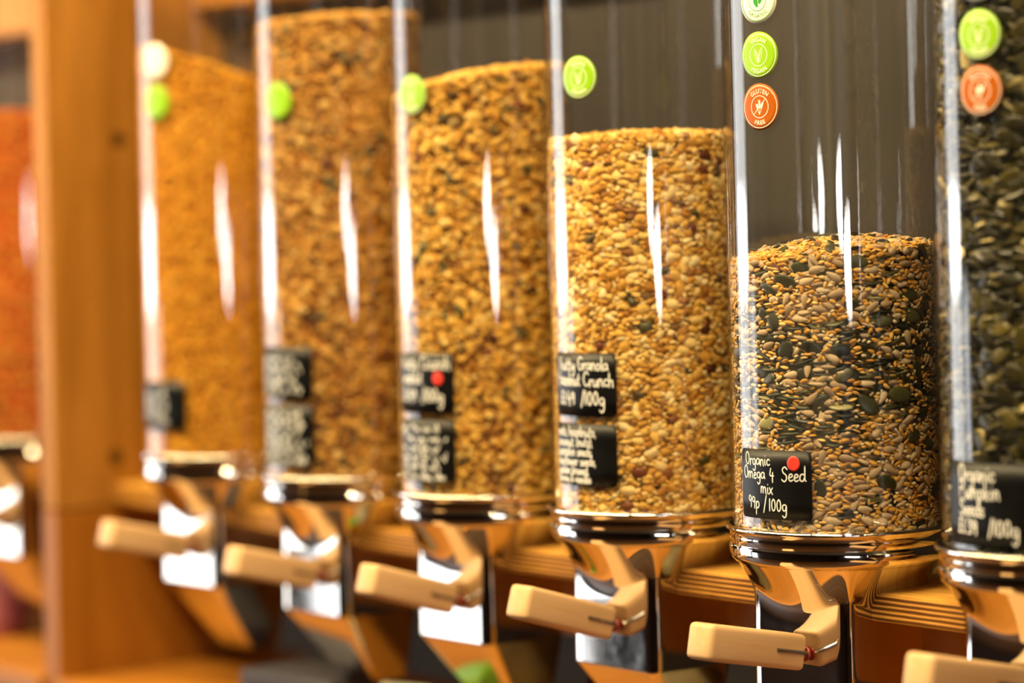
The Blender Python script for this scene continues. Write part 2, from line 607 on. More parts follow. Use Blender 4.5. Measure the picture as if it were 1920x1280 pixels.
def hopper_mesh():
    seg = 160
    hx, y0, y1, rc = 0.0525, -0.048, 0.044, 0.009
    zc, zb = -0.135, -0.206
    vs, fs = [], []
    rows = []
    ths = [2 * math.pi * k / seg for k in range(seg)]
    rr = [rrect_r(t, hx, y0, y1, rc) for t in ths]
    rmin, rmax = min(rr), max(rr)
    for t in ths: pass
    T = 26
    for j in range(T + 1):
        t = j / T
        w = 1 - (1 - t) ** 1.35
        row = []
        for th, r in zip(ths, rr):
            zend = -0.056 - 0.014 * (rmax - r) / (rmax - rmin)
            ra = 0.0820
            z = -0.0275 + t * (zend + 0.0275)
            q = ra + (r - ra) * w
            row.append((q * math.cos(th), q * math.sin(th), z))
        rows.append(row)
    for z in (-0.080, -0.105, -0.128, zc + 0.0012, zc):
        rows.append([(r * math.cos(th), r * math.sin(th), z) for th, r in zip(ths, rr)])

    def lower(k):
        hx2 = hx + (0.028 - hx) * k
        ya = y0 + (0.006 - y0) * k
        yb = y1 + (0.046 - y1) * k
        cy0, cy1 = (y0 + y1) / 2, (ya + yb) / 2
        row = []
        for th, r in zip(ths, rr):
            x, y = r * math.cos(th), r * math.sin(th)
            row.append((x * hx2 / hx, cy1 + (y - cy0) * (yb - ya) / (y1 - y0), zc + (zb - zc) * k))
        return row
    for k in (0.02, 0.25, 0.5, 0.75, 1.0): rows.append(lower(k))
    for r in rows: vs += r
    for j in range(len(rows) - 1):
        for k in range(seg):
            k2 = (k + 1) % seg
            fs.append((j * seg + k, (j + 1) * seg + k, (j + 1) * seg + k2, j * seg + k2))
    b0 = (len(rows) - 1) * seg
    fs.append(tuple(range(b0 + seg - 1, b0 - 1, -1)))
    return smooth_by_angle(mesh_from('hopper', vs, fs), 60)


hopper_m = hopper_mesh()
HL = 0.104
handle_m = smooth_by_angle(box_mesh('handle', -0.014, 0.014, -HL, 0, -0.014, 0.014, 0.0042, 3), 50)
slot_m = box_mesh('slot', 0.0132, 0.01425, -0.0335, -0.0005, -0.0016, 0.0016)
pin_m = tube_mesh('pin', [(0.0145, -0.033, 0), (0.0145, -0.02, 0), (0.0143, -0.008, 0), (0.0135, 0.0005, 0), (0.011, 0.0035, -0.0008), (0.008, 0.0068, -0.001)], 0.0013, 10)


def torus(name, R, r, a=20, b=10):
    vs, fs = [], []
    for i in range(a):
        p = 2 * math.pi * i / a
        for j in range(b):
            q = 2 * math.pi * j / b
            vs.append(((R + r * math.cos(q)) * math.cos(p), r * math.sin(q), (R + r * math.cos(q)) * math.sin(p)))
    for i in range(a):
        for j in range(b):
            fs.append((i * b + j, ((i + 1) % a) * b + j, ((i + 1) % a) * b + (j + 1) % b, i * b + (j + 1) % b))
    return mesh_from(name, vs, fs)


grommet_m = torus('grommet', 0.0040, 0.0018)

# ------------------------------------------------------------------ lettering on cylinders


def wrap(u, v, r, az0, z0):
    a = az0 + u / RO
    return (r * math.cos(a), r * math.sin(a), z0 + v)


# a small single-stroke handwriting: strokes of "x,y" points; baseline 0, x-height .5, ascender 1
GL = {
    'a': (.5, '.42,.42 .3,.5 .12,.42 .06,.22 .14,.04 .28,.06 .4,.24 .43,.46 .43,.2 .5,.02'),
    'b': (.48, '.1,1 .08,.5 .08,.02|.08,.3 .22,.5 .4,.4 .4,.14 .24,0 .08,.06'),
    'c': (.42, '.38,.42 .24,.5 .1,.38 .08,.16 .2,.02 .38,.1'),
    'd': (.52, '.42,.4 .28,.5 .1,.4 .06,.16 .18,.02 .34,.08 .43,.3|.45,1 .44,.5 .44,.14 .52,.02'),
    'e': (.44, '.08,.26 .26,.28 .36,.38 .26,.5 .12,.42 .07,.2 .18,.02 .4,.1'),
    'f': (.36, '.38,.92 .26,1 .18,.86 .18,.4 .16,-.1|.04,.48 .34,.5'),
    'g': (.5, '.42,.42 .28,.5 .1,.42 .08,.2 .2,.04 .36,.14 .42,.44 .42,.1 .38,-.3 .22,-.44 .08,-.32'),
    'h': (.5, '.1,1 .09,.5 .08,0|.08,.26 .22,.48 .36,.44 .38,.2 .42,.0'),
    'i': (.24, '.1,.48 .09,.2 .14,.02|.12,.74 .13,.76'),
    'k': (.46, '.1,1 .09,.5 .08,0|.38,.48 .1,.22 .4,.0'),
    'l': (.22, '.1,1 .09,.5 .1,.1 .18,.0'),
    'm': (.74, '.08,.48 .08,.2 .06,0|.07,.28 .2,.5 .3,.42 .31,.0|.31,.28 .46,.5 .58,.42 .6,.1 .66,.0'),
    'n': (.5, '.08,.48 .08,.2 .07,0|.07,.28 .22,.5 .36,.42 .37,.16 .43,.0'),
    'o': (.48, '.24,.5 .1,.4 .07,.2 .18,.02 .34,.08 .4,.3 .3,.48 .22,.5'),
    'p': (.5, '.1,.48 .1,.1 .08,-.45|.1,.3 .22,.5 .4,.42 .4,.16 .26,.02 .1,.1'),
    'r': (.36, '.08,.48 .09,.2 .07,0|.08,.26 .2,.46 .34,.46'),
    's': (.38, '.34,.44 .2,.5 .1,.4 .2,.27 .32,.18 .26,.02 .06,.04'),
    't': (.36, '.18,.86 .16,.4 .18,.08 .32,.02|.02,.54 .34,.56'),
    'u': (.5, '.08,.48 .07,.18 .16,.02 .32,.1 .4,.46|.4,.46 .4,.16 .46,.0'),
    'v': (.42, '.06,.48 .2,.02 .36,.5'),
    'w': (.64, '.06,.48 .14,.04 .3,.4 .42,.04 .56,.5'),
    'x': (.44, '.06,.48 .2,.24 .38,.0|.38,.5 .2,.24 .04,.0'),
    'y': (.46, '.06,.48 .1,.18 .24,.12 .38,.46|.4,.48 .36,-.1 .24,-.42 .08,-.34'),
    'z': (.44, '.06,.46 .36,.48 .08,.04 .4,.04'),
    'C': (.62, '.56,.84 .36,1 .14,.82 .06,.44 .2,.06 .44,.02 .58,.18'),
    'G': (.68, '.58,.86 .38,1 .14,.8 .08,.4 .22,.06 .46,.06 .58,.3 .56,.44|.36,.44 .62,.44'),
    'H': (.66, '.1,1 .08,.0|.54,1 .54,.0|.08,.52 .54,.54'),
    'N': (.66, '.08,0 .1,1|.1,1 .5,.02|.5,.02 .54,1'),
    'O': (.66, '.34,1 .14,.84 .07,.46 .2,.08 .4,.04 .56,.3 .54,.72 .4,.98 .3,.98'),
    'P': (.58, '.1,1 .08,0|.08,.96 .36,1 .5,.78 .36,.54 .1,.5'),
    'S': (.58, '.52,.84 .34,1 .14,.86 .2,.62 .42,.46 .46,.2 .28,.02 .06,.16'),
    '0': (.52, '.26,.86 .12,.7 .08,.36 .18,.04 .34,.08 .42,.4 .36,.76 .24,.86'),
    '1': (.26, '.14,.88 .12,.4 .12,.0'),
    '3': (.48, '.08,.78 .24,.88 .38,.72 .2,.5|.2,.5 .42,.32 .3,.04 .06,.1'),
    '4': (.5, '.16,.9 .08,.4 .44,.36|.34,.6 .32,.2 .32,-.12'),
    '9': (.46, '.36,.74 .2,.86 .08,.66 .18,.46 .34,.56 .38,.8 .36,.4 .34,.0'),
    '£': (.56, '.46,.84 .32,.94 .22,.74 .24,.3 .08,.04 .5,.04|.08,.42 .4,.42'),
    '/': (.34, '.32,1 .18,.4 .04,-.14'),
    '.': (.18, '.08,.02 .1,.04'),
    ',': (.18, '.1,.06 .06,-.12'),
    '&': (.56, '.5,.04 .14,.7 .24,.92 .34,.72 .08,.24 .22,.02 .48,.36'),
    '(': (.28, '.24,1 .1,.6 .1,.2 .24,-.14'),
    ')': (.28, '.06,1 .2,.6 .2,.2 .06,-.14'),
    ' ': (.32, ''),
}


def catmull(p, n=5):
    p = np.array(p, float)
    if len(p) < 3: return p
    q = np.vstack([2 * p[0] - p[1], p, 2 * p[-1] - p[-2]])
    out = []
    for i in range(1, len(q) - 2):
        for k in range(n):
            t = k / n
            a, b, c, d = q[i - 1], q[i], q[i + 1], q[i + 2]
            out.append(.5 * ((2 * b) + (c - a) * t + (2 * a - 5 * b + 4 * c - d) * t * t + (3 * b - a - 3 * c + d) * t ** 3))
    out.append(q[-2])
    return np.array(out)


def text_strokes(text, x, y, h, wmax=None, slope=0.0, jit=0.02):
    rr = random.Random(text)
    tot = sum(GL[c][0] for c in text) * h * 0.92
    k = 1.0 if wmax is None or tot <= wmax else wmax / tot
    st = []
    cx = 0.0
    for ch in text:
        adv, s = GL[ch]
        dy = rr.uniform(-jit, jit) * 2
        for part in s.split('|'):
            if not part: continue
            pts = [tuple(float(q) for q in p.split(',')) for p in part.split()]
            pts = [((px + cx) * h * 0.92 * k + x, (py + dy) * h + y) for px, py in pts]
            pts = [(px, py + slope * (px - x)) for px, py in pts]
            st.append(catmull(pts))
        cx += adv
    return st


def scribble(x, y, h, width, seed):
    rr = random.Random(seed)
    pts = []
    cx = 0.0
    st = []
    while cx < width:
        wl = min(rr.uniform(0.008, 0.016), width - cx)
        n = max(3, int(wl / (h * 0.2)))
        pts = []
        for k in range(n):
            a = (0.5 if k % 2 == 0 else 0.0) + rr.uniform(-.08, .08)
            if rr.random() < 0.16: a = 1.0
            if rr.random() < 0.10: a = -0.35
            pts.append((x + cx + wl * k / n, y + a * h))
        st.append(catmull(pts))
        cx += wl + h * 0.45
    return st


def ribbon_mesh(name, strokes, width, r, az0, z0):
    vs, fs = [], []
    for p in strokes:
        p = np.asarray(p)
        n = len(p)
        b = len(vs)
        d = np.gradient(p, axis=0)
        d /= np.maximum(np.linalg.norm(d, axis=1, keepdims=True), 1e-9)
        nr = np.stack([-d[:, 1], d[:, 0]], 1) * width / 2
        ends = d * width / 2
        q = p.copy()
        q[0] -= ends[0]
        q[-1] += ends[-1]
        for k in range(n):
            wk = 0.6 if k in (0, n - 1) else 1.0
            vs.append(wrap(*(q[k] + nr[k] * wk), r, az0, z0))
            vs.append(wrap(*(q[k] - nr[k] * wk), r, az0, z0))
        for k in range(n - 1):
            fs.append((b + 2 * k, b + 2 * k + 1, b + 2 * k + 3, b + 2 * k + 2))
    return mesh_from(name, vs, fs)


def patch_mesh(name, hu, hv, rc, az0, z0, r0=RO + 0.00003, r1=RO + 0.00028):
    us = sorted(set([round(u, 6) for u in np.linspace(-hu, hu, 29)] + [round(s * (hu - rc + rc * math.sin(a)), 6) for s in (-1, 1) for a in np.linspace(0, math.pi / 2, 6)]))
    vs, fs = [], []
    for r in (r0, r1):
        for u in us:
            e = max(0.0, abs(u) - (hu - rc))
            h = hv - (rc - math.sqrt(max(0, rc * rc - e * e)))
            for k in range(5):
                vs.append(wrap(u, -h + 2 * h * k / 4, r, az0, z0))
    n = len(us)
    for i in range(n - 1):
        for k in range(4):
            a = 5 * n + i * 5 + k
            fs.append((a, a + 5, a + 6, a + 1))
    for i in range(n - 1):
        fs.append((i * 5, (i + 1) * 5, 5 * n + (i + 1) * 5, 5 * n + i * 5))
        fs.append((i * 5 + 4, 5 * n + i * 5 + 4, 5 * n + (i + 1) * 5 + 4, (i + 1) * 5 + 4))
    for i in (0, n - 1):
        for k in range(4):
            q = (i * 5 + k, i * 5 + k + 1, 5 * n + i * 5 + k + 1, 5 * n + i * 5 + k)
            fs.append(q if i else q[::-1])
    return mesh_from(name, vs, fs)


def disc_mesh(name, rad, az0, z0, u0=0, v0=0, r=RO + 0.0003, ex=1.0):
    seg, rings = 40, 4
    vs = [wrap(u0, v0, r, az0, z0)]
    fs = []
    for j in range(1, rings + 1):
        for k in range(seg):
            a = 2 * math.pi * k / seg
            vs.append(wrap(u0 + rad * j / rings * math.cos(a) * ex, v0 + rad * j / rings * math.sin(a), r, az0, z0))
    for k in range(seg):
        fs.append((0, 1 + k, 1 + (k + 1) % seg))
    for j in range(rings - 1):
        for k in range(seg):
            k2 = (k + 1) % seg
            fs.append((1 + j * seg + k, 1 + (j + 1) * seg + k, 1 + (j + 1) * seg + k2, 1 + j * seg + k2))
    b = 1 + (rings - 1) * seg
    c = len(vs)
    for k in range(seg):
        a = 2 * math.pi * k / seg
        vs.append(wrap(u0 + rad * math.cos(a) * ex, v0 + rad * math.sin(a), RO + 0.00002, az0, z0))
    for k in range(seg):
        fs.append((b + k, c + k, c + (k + 1) % seg, b + (k + 1) % seg))
    return mesh_from(name, vs, fs)


_font_cache = {}


def font_geo(text):
    if text not in _font_cache:
        cu_ = bpy.data.curves.new('lettering', 'FONT')
        cu_.body = text
        cu_.size = 1.0
        cu_.align_x = 'CENTER'
        cu_.resolution_u = 3
        cu_.space_character = 1.12
        cu_.offset = 0.012
        ob = bpy.data.objects.new('lettering', cu_)
        COL.objects.link(ob)
        dg = bpy.context.evaluated_depsgraph_get()
        me = ob.evaluated_get(dg).to_mesh()
        v = [tuple(x.co) for x in me.vertices]
        f = [tuple(p.vertices) for p in me.polygons]
        ob.evaluated_get(dg).to_mesh_clear()
        bpy.data.objects.remove(ob)
        bpy.data.curves.remove(cu_)
        _font_cache[text] = (v, f)
    return _font_cache[text]


def sticker_print(kind, az0, z0):
    vs, fs = [], []
    r = RO + 0.00045

    def add_ring(rad, w, n=56):
        b = len(vs)
        for k in range(n):
            a = 2 * math.pi * k / n
            for q in (rad - w / 2, rad + w / 2): vs.append(wrap(q * math.cos(a), q * math.sin(a), r, az0, z0))
        for k in range(n):
            k2 = (k + 1) % n
            fs.append((b + 2 * k, b + 2 * k + 1, b + 2 * k2 + 1, b + 2 * k2))

    def add_arc(text, top, rad=0.0106, size=0.0046):
        v, f = font_geo(text)
        b = len(vs)
        for x, y, _ in v:
            x *= size
            y *= size
            if top:
                a = math.pi / 2 - x / (rad + size * 0.35)
                q = rad + y
            else:
                a = -math.pi / 2 + x / (rad + size * 0.35)
                q = rad + size * 0.72 - y
            vs.append(wrap(q * math.cos(a), q * math.sin(a), r, az0, z0))
        fs.extend(tuple(b + i for i in p) for p in f)

    def add_stroke(pts, w):
        m = ribbon_mesh('t', [catmull(pts)], w, r, az0, z0)
        b = len(vs)
        vs.extend(tuple(x.co) for x in m.vertices)
        fs.extend(tuple(b + i for i in p.vertices) for p in m.polygons)
        bpy.data.meshes.remove(m)

    def add_leaf(x0, y0, x1, y1, w, n=8):
        b = len(vs)
        d = np.array((x1 - x0, y1 - y0))
        nn = np.array((-d[1], d[0])) / np.linalg.norm(d)
        for k in range(n + 1):
            t = k / n
            c = np.array((x0, y0)) + d * t
            h = w * math.sin(math.pi * t) ** 0.8
            vs.append(wrap(*(c + nn * h), r, az0, z0))
            vs.append(wrap(*(c - nn * h), r, az0, z0))
        for k in range(n): fs.append((b + 2 * k, b + 2 * k + 1, b + 2 * k + 3, b + 2 * k + 2))
    m_ = 0.001
    add_ring(0.0163, 0.0005)
    add_ring(0.0085, 0.0005)
    if kind == 'vegan':
        add_arc('VEGAN', True)
        add_arc('VEGAN', False)
        for sg in (-1, 1):
            add_stroke([(0, -5 * m_), (sg * 3.2 * m_, -1 * m_), (sg * 3.6 * m_, 5.2 * m_ + sg * .6 * m_), (sg * 0.8 * m_, 1 * m_), (0, -5 * m_)], 0.0004)
            add_stroke([(0, -4.6 * m_), (sg * 1.6 * m_, -0.4 * m_), (sg * 2.6 * m_, 3 * m_)], 0.0003)
        add_stroke([(-2 * m_, -4.6 * m_), (0, -5.6 * m_), (2.0 * m_, -4.6 * m_)], 0.0005)
    elif kind == 'gluten':
        add_arc('GLUTEN', True)
        add_arc('FREE', False)
        for (bx, tx, ty) in ((-1.4, -3.0, 1.6), (0, 0, 5.0), (1.4, 3.4, 2.6)):
            for q in range(4):
                t = 0.25 + 0.75 * q / 4
                x, y = (bx + (tx - bx) * t) * m_, (-3 + (ty + 3) * t) * m_
                add_leaf(x, y, x + 0.9 * m_, y + 1.7 * m_, 0.0005, 4)
                add_leaf(x, y, x - 0.9 * m_, y + 1.7 * m_, 0.0005, 4)
            add_stroke([(0, -6 * m_), (bx * m_, -3 * m_), (tx * m_, ty * m_)], 0.0004)
        add_stroke([(-5.6 * m_, -5.6 * m_), (0, 0), (5.8 * m_, 5.8 * m_)], 0.0005)
    else:
        add_arc('ORGANIC', True, size=0.0040)
        add_arc('ORGANIC', False, size=0.0040)
        add_leaf(0.2 * m_, -6 * m_, -3.0 * m_, 3.5 * m_, 0.0022)
        add_leaf(2.0 * m_, -3.4 * m_, 4.0 * m_, 4.5 * m_, 0.0019)
    return mesh_from('print', vs, fs)


# ------------------------------------------------------------------ dispensers
AZ = R_(-84.5)
INFO = {
    0: ('clear tube dispenser of red-orange grain beyond the wooden upright', None),
    1: ('clear tube dispenser full of fine golden grain next to the wooden upright', None),
    2: ('clear tube dispenser of pale brown muesli filled almost to the top', None),
    3: ('clear tube dispenser of golden granola whose chalk label has a red dot', None),
    4: ('clear tube dispenser of chunky granola labelled hazelnut crunch', None),
    5: ('clear half-filled tube dispenser of mixed seeds labelled Omega 4 Seed mix', None),
    6: ('clear tube dispenser full of dark green pumpkin seeds', None),
}
HAND = {0: (0.005, 14, .094), 1: (0.003, 13.7, .094), 2: (0.012, 14.2, .094), 3: (0.007, 16.7, .096), 4: (0.002, 16.7, .099), 5: (0.0055, 11.2, .104), 6: (0.005, 12.0, .104)}
STICK = {0: [('vegan', .362)], 1: [('organic', .404), ('vegan', .362)], 2: [('vegan', .3615)], 3: [('vegan', .360)], 4: [('vegan', .363)],
         5: [('organic', .411), ('vegan', .3685), ('gluten', .3285)], 6: [('organic', .411), ('vegan', .3693), ('gluten', .3295)]}
SAZ = {0: -83, 1: -81.5, 2: -82.4, 3: -87, 4: -81.1, 5: -85.5, 6: -84.8}
SNAME = {'vegan': ('vegan_sticker', 'green', 'print_white', 'lime green round sticker reading VEGAN'),
         'gluten': ('gluten_free_sticker', 'orange', 'print_white', 'orange round sticker reading GLUTEN FREE'),
         'organic': ('organic_sticker', 'cream', 'print_green', 'cream round sticker reading ORGANIC with green leaves')}


def chalk_label(d, z0, z1, az_deg, strokes, ink_w, lab, width=0.070, dot=None):
    az = R_(az_deg)
    zc = (z0 + z1) / 2
    hv = (z1 - z0) / 2
    o = link('chalk_label', patch_mesh('chalk_label', width / 2, hv, 0.004, az, zc), M['chalk'], d)
    o['label'] = lab
    link('lettering', ribbon_mesh('lettering', strokes, ink_w, RO + 0.0004, az, zc), M['ink'], o)
    if dot:
        link('red_dot', disc_mesh('red_dot', dot[2], az, zc, dot[0], dot[1], RO + 0.00055, 0.9), M['red'], o)
    return o


def T(lines, hv):
    st = []
    for (txt, x, y, h, *rest) in lines:
        st += text_strokes(txt, x, y, h, *rest)
    return st


DISP = {}
for i in range(7):
    d = empty('grain_dispenser', (XS[i], 0, ZO[i]), INFO[i][0], 'dispenser', 'gravity dispensers in a row on the rail')
    DISP[i] = d
    link('tube', tube_m, M['tube'], d)
    if i == 5:
        d.children[0].material_slots[0].link = 'OBJECT'
        d.children[0].material_slots[0].material = M['tube_worn']
    link('collar', collar_m, M['steel'], d)
    link('hopper', hopper_m, M['steel'], d)
    hx, tilt, hl = HAND[i]
    h = link('handle', handle_m, M['handle'], d, (hx - 0.004, -0.0545, -0.0965))
    h.rotation_euler = (-R_(tilt), 0, 0)
    h.scale = (1, hl / HL, 1)
    link('slot', slot_m, M['groove'], h)
    link('wire_pin', pin_m, M['wire'], h)['label'] = 'steel wire pin'
    g = link('grommet', grommet_m, M['grommet'], h, (0.008, 0.0042, -0.001))
    g['label'] = 'red-brown rubber grommet'
    for kind, z in STICK[i]:
        nm, mb, mp_, lab = SNAME[kind]
        s = link(nm, disc_mesh(nm, 0.0181, R_(SAZ[i]), z), M[mb], d)
        s['label'] = lab
        if i >= 3:
            link('print', sticker_print(kind, R_(SAZ[i]), z), M[mp_], s)

WH = -0.033
chalk_label(DISP[5], .0097, .0632, -83.8, T([
    ('Organic', -.0292, .0148, .0098, .0375, -.01), ('Omega', -.0315, .0040, .0098, .0255), ('4', -.0015, .0035, .0105), ('Seed', .0095, .0030, .0115, .0255, .03),
    ('mix', -.0110, -.0065, .0098, .0200, -.08), ('99p', -.0260, -.0185, .0105, .0180, -.05), ('/', -.0085, -.0200, .0120), ('100g', -.0030, -.0205, .0105, .0260)], 0), .00092,
    'black chalk label reading Organic Omega 4 Seed mix 99p/100g', dot=(.0205, .0170, .0058))
chalk_label(DISP[6], .0052, .0652, -88.5, T([
    ('Organic', -.0250, .0165, .0120, .0430), ('Pumpkin', -.0250, .0040, .0120, .0480), ('Seeds', -.0250, -.0085, .0115, .0300), ('£1.39', -.0270, -.0215, .0115, .0300), ('/100g', .0035, -.0215, .0125, .0300)], 0), .0012,
    'black chalk label reading Organic Pumpkin Seeds', width=0.075)
chalk_label(DISP[4], .0800, .1327, -85.0, T([
    ('Nutty', -.0300, .0120, .0110, .0240), ('Granola', -.0030, .0125, .0110, .0310), ('Hazelnut', -.0325, -.0005, .0110, .0320), ('Crunch', .0030, -.0010, .0115, .0300),
    ('£1.49', -.0280, -.0165, .0115, .0260), ('/100g', .0000, -.0165, .0125, .0290)], 0), .0012, 'black chalk label reading Nutty Granola Hazelnut Crunch')
chalk_label(DISP[4], .0220, .0737, -85.5, T([
    ('oats, hazelnuts,', -.0330, .0155, .0085, .0600), ('coconut, (nuts),', -.0330, .0070, .0080, .0500), ('pumpkin seeds,', -.0330, -.0010, .0080, .0580),
    ('sunflower seeds,', -.0330, -.0090, .0080, .0620), ('golden linseed,', -.0330, -.0165, .0075, .0560), ('honey & vanilla', -.0330, -.0235, .0075, .0660)], 0), .0010, 'black chalk label listing ingredients')
chalk_label(DISP[3], .0735, .1276, -84.0, T([
    ('Nutty', -.0300, .0130, .0115, .0270), ('Crunch', .0000, .0130, .0120, .0320), ('Walnut'.replace('W', 'w'), -.0280, .0000, .0115, .0330), ('£1.49', -.0280, -.0160, .0115, .0260), ('/100g', .0000, -.0160, .0125, .0290)], 0), .0013,
    'black chalk label with a red dot', dot=(.0190, .0045, .0058))
st_ = []
for k in range(6): st_ += scribble(-.032, .0170 - .0085 * k, .0070, .052 + .008 * (k % 2), 30 + k)
chalk_label(DISP[3], .0120, .0680, -84.0, st_, .0011, 'black chalk label listing ingredients')
st_ = []
for k in range(4): st_ += scribble(-.032, .0110 - .0100 * k, .0085, .050 + .006 * (k % 2), 50 + k)
chalk_label(DISP[2], .0758, .1250, -83.0, st_, .0012, 'black chalk label with the name')
st_ = []
for k in range(6): st_ += scribble(-.032, .0180 - .0088 * k, .0072, .054 + .006 * (k % 2), 60 + k)
chalk_label(DISP[2], .0110, .0695, -83.0, st_, .0011, 'black chalk label listing ingredients')
st_ = []
for k in range(3): st_ += scribble(-.028, .0080 - .0120 * k, .0085, .042, 80 + k)
chalk_label(DISP[1], .0275, .0758, -85.0, st_, .0011, 'small black chalk label')
st_ = []
for k in range(3): st_ += scribble(-.028, .0080 - .0120 * k, .0085, .042, 90 + k)
chalk_label(DISP[0], .0275, .0758, -85.0, st_, .0011, 'small black chalk label')

# ------------------------------------------------------------------ grains


def ellipsoid(seg, rings, a, b, c, taper=0.0, flat_top=0.0):
    vs = [(-a, 0, 0)]
    for j in range(1, rings):
        t = math.pi * j / rings
        x = -a * math.cos(t)
        k = math.sin(t) * (1 - taper * (x / a))
        if taper: k *= 1 - 0.15 * max(0, x / a)
        for q in range(seg):
            p = 2 * math.pi * q / seg
            vs.append((x, b * k * math.cos(p), c * k * math.sin(p)))
    vs.append((a, 0, 0))
    fs = []
    for q in range(seg): fs.append((0, 1 + (q + 1) % seg, 1 + q))
    for j in range(rings - 2):
        for q in range(seg):
            q2 = (q + 1) % seg
            fs.append((1 + j * seg + q, 1 + j * seg + q2, 1 + (j + 1) * seg + q2, 1 + (j + 1) * seg + q))
    n = len(vs) - 1
    b0 = 1 + (rings - 2) * seg
    for q in range(seg): fs.append((n, b0 + q, b0 + (q + 1) % seg))
    return np.array(vs), fs


def lump(sub, amp, seed, scale=(1, 1, 1)):
    bm = bmesh.new()
    bmesh.ops.create_icosphere(bm, subdivisions=sub, radius=1)
    r = np.random.default_rng(seed)
    v = np.array([x.co[:] for x in bm.verts])
    v *= (1 + r.uniform(-amp, amp, (len(v), 1)))
    v *= np.array(scale)
    f = [tuple(x.index for x in p.verts) for p in bm.faces]
    bm.free()
    return v, f


def pumpkin_seed_geo():
    seg, vs, fs = 14, [], []
    a, b, c = 0.0100, 0.0060, 0.0013
    prof = [(0.0, 1.0), (0.55, 0.92), (0.86, 0.62), (1.0, 0.0)]
    vs.append((0, 0, c))
    for k, h in prof[1:]:
        for q in range(seg):
            p = 2 * math.pi * q / seg
            x = math.cos(p)
            w = 1 - 0.25 * max(0, x) ** 2
            vs.append((a * k * x, b * k * math.sin(p) * w, c * h))
    for k, h in prof[1:-1][::-1]:
        for q in range(seg):
            p = 2 * math.pi * q / seg
            x = math.cos(p)
            w = 1 - 0.25 * max(0, x) ** 2
            vs.append((a * k * x, b * k * math.sin(p) * w, -c * h))
    vs.append((0, 0, -c))
    for q in range(seg): fs.append((0, 1 + q, 1 + (q + 1) % seg))
    for j in range(4):
        for q in range(seg):
            q2 = (q + 1) % seg
            fs.append((1 + j * seg + q, 1 + (j + 1) * seg + q, 1 + (j + 1) * seg + q2, 1 + j * seg + q2))
    n = len(vs) - 1
    b0 = 1 + 4 * seg
    for q in range(seg): fs.append((n, b0 + (q + 1) % seg, b0 + q))
    return np.array(vs), fs


def rot_frames(nrm, spin_dir):
    # frames whose third axis is nrm and first axis close to spin_dir
    n = nrm / np.linalg.norm(nrm, axis=1, keepdims=True)
    x = spin_dir - (spin_dir * n).sum(1, keepdims=True) * n
    x /= np.maximum(np.linalg.norm(x, axis=1, keepdims=True), 1e-6)
    y = np.cross(n, x)
    return np.stack([x, y, n], 2)


def sample_wall(rng, n, ztop, semi, az=(-165, 75), depth=0.004, flat=0.4, zmin=-0.004, zsel=None, deep=None, size=(0.85, 1.15)):
    a = np.radians(rng.uniform(az[0], az[1], n))
    top = np.array([ztop(RI * math.cos(t), RI * math.sin(t)) for t in a])
    z = zmin + (top - zmin) * rng.uniform(0, 1, n)
    if zsel is not None:
        keep = rng.uniform(0, 1, n) < np.array([zsel(q, t) for q, t in zip(z, a)])
        a, z, top = a[keep], z[keep], top[keep]
        n = len(a)
    rad = np.stack([np.cos(a), np.sin(a), 0 * a], 1)
    tan = np.stack([-np.sin(a), np.cos(a), 0 * a], 1)
    upv = np.tile(np.array([0, 0, 1.0]), (n, 1))
    isf = (rng.uniform(0, 1, n) < flat)[:, None]
    nrm = np.where(isf, rad + rng.normal(0, .22, (n, 3)), upv + rad * rng.normal(0, .45, (n, 1)) + rng.normal(0, .28, (n, 3)))
    ang = np.where(isf[:, 0], rng.uniform(-1.2, 1.2, n) * rng.choice([1, 1, 1.6], n), rng.uniform(-3.14, 3.14, n))[:, None]
    spin = np.where(isf, tan * np.cos(ang) + upv * np.sin(ang), tan * np.cos(ang) + rad * np.sin(ang))
    Rm = rot_frames(nrm, spin)
    sc = rng.uniform(size[0], size[1], n)
    ext = np.sqrt(((np.einsum('nij,ni->nj', Rm, rad) * np.array(semi)) ** 2).sum(1)) * sc
    dp = rng.uniform(0, 1, n) ** 1.3 * depth
    r = RI - 0.0002 - ext - dp
    pos = rad * r[:, None]
    pos[:, 2] = z
    return pos, Rm, sc, a, dp


def sample_top(rng, n, ztop, semi, size=(0.85, 1.15), rmax=None):
    rmax = rmax or (RI - max(semi))
    r = np.sqrt(rng.uniform(0, 1, n)) * rmax
    a = rng.uniform(0, 2 * math.pi, n)
    pos = np.stack([r * np.cos(a), r * np.sin(a), 0 * a], 1)
    pos[:, 2] = [ztop(p[0], p[1]) + rng.uniform(-.0015, .0010) for p in pos]
    nrm = np.array([0, 0, 1.0]) + rng.normal(0, .3, (n, 3))
    spin = np.stack([np.cos(a * 7), np.sin(a * 7), 0 * a], 1)
    Rm = rot_frames(nrm, spin)
    return pos, Rm, rng.uniform(size[0], size[1], n)


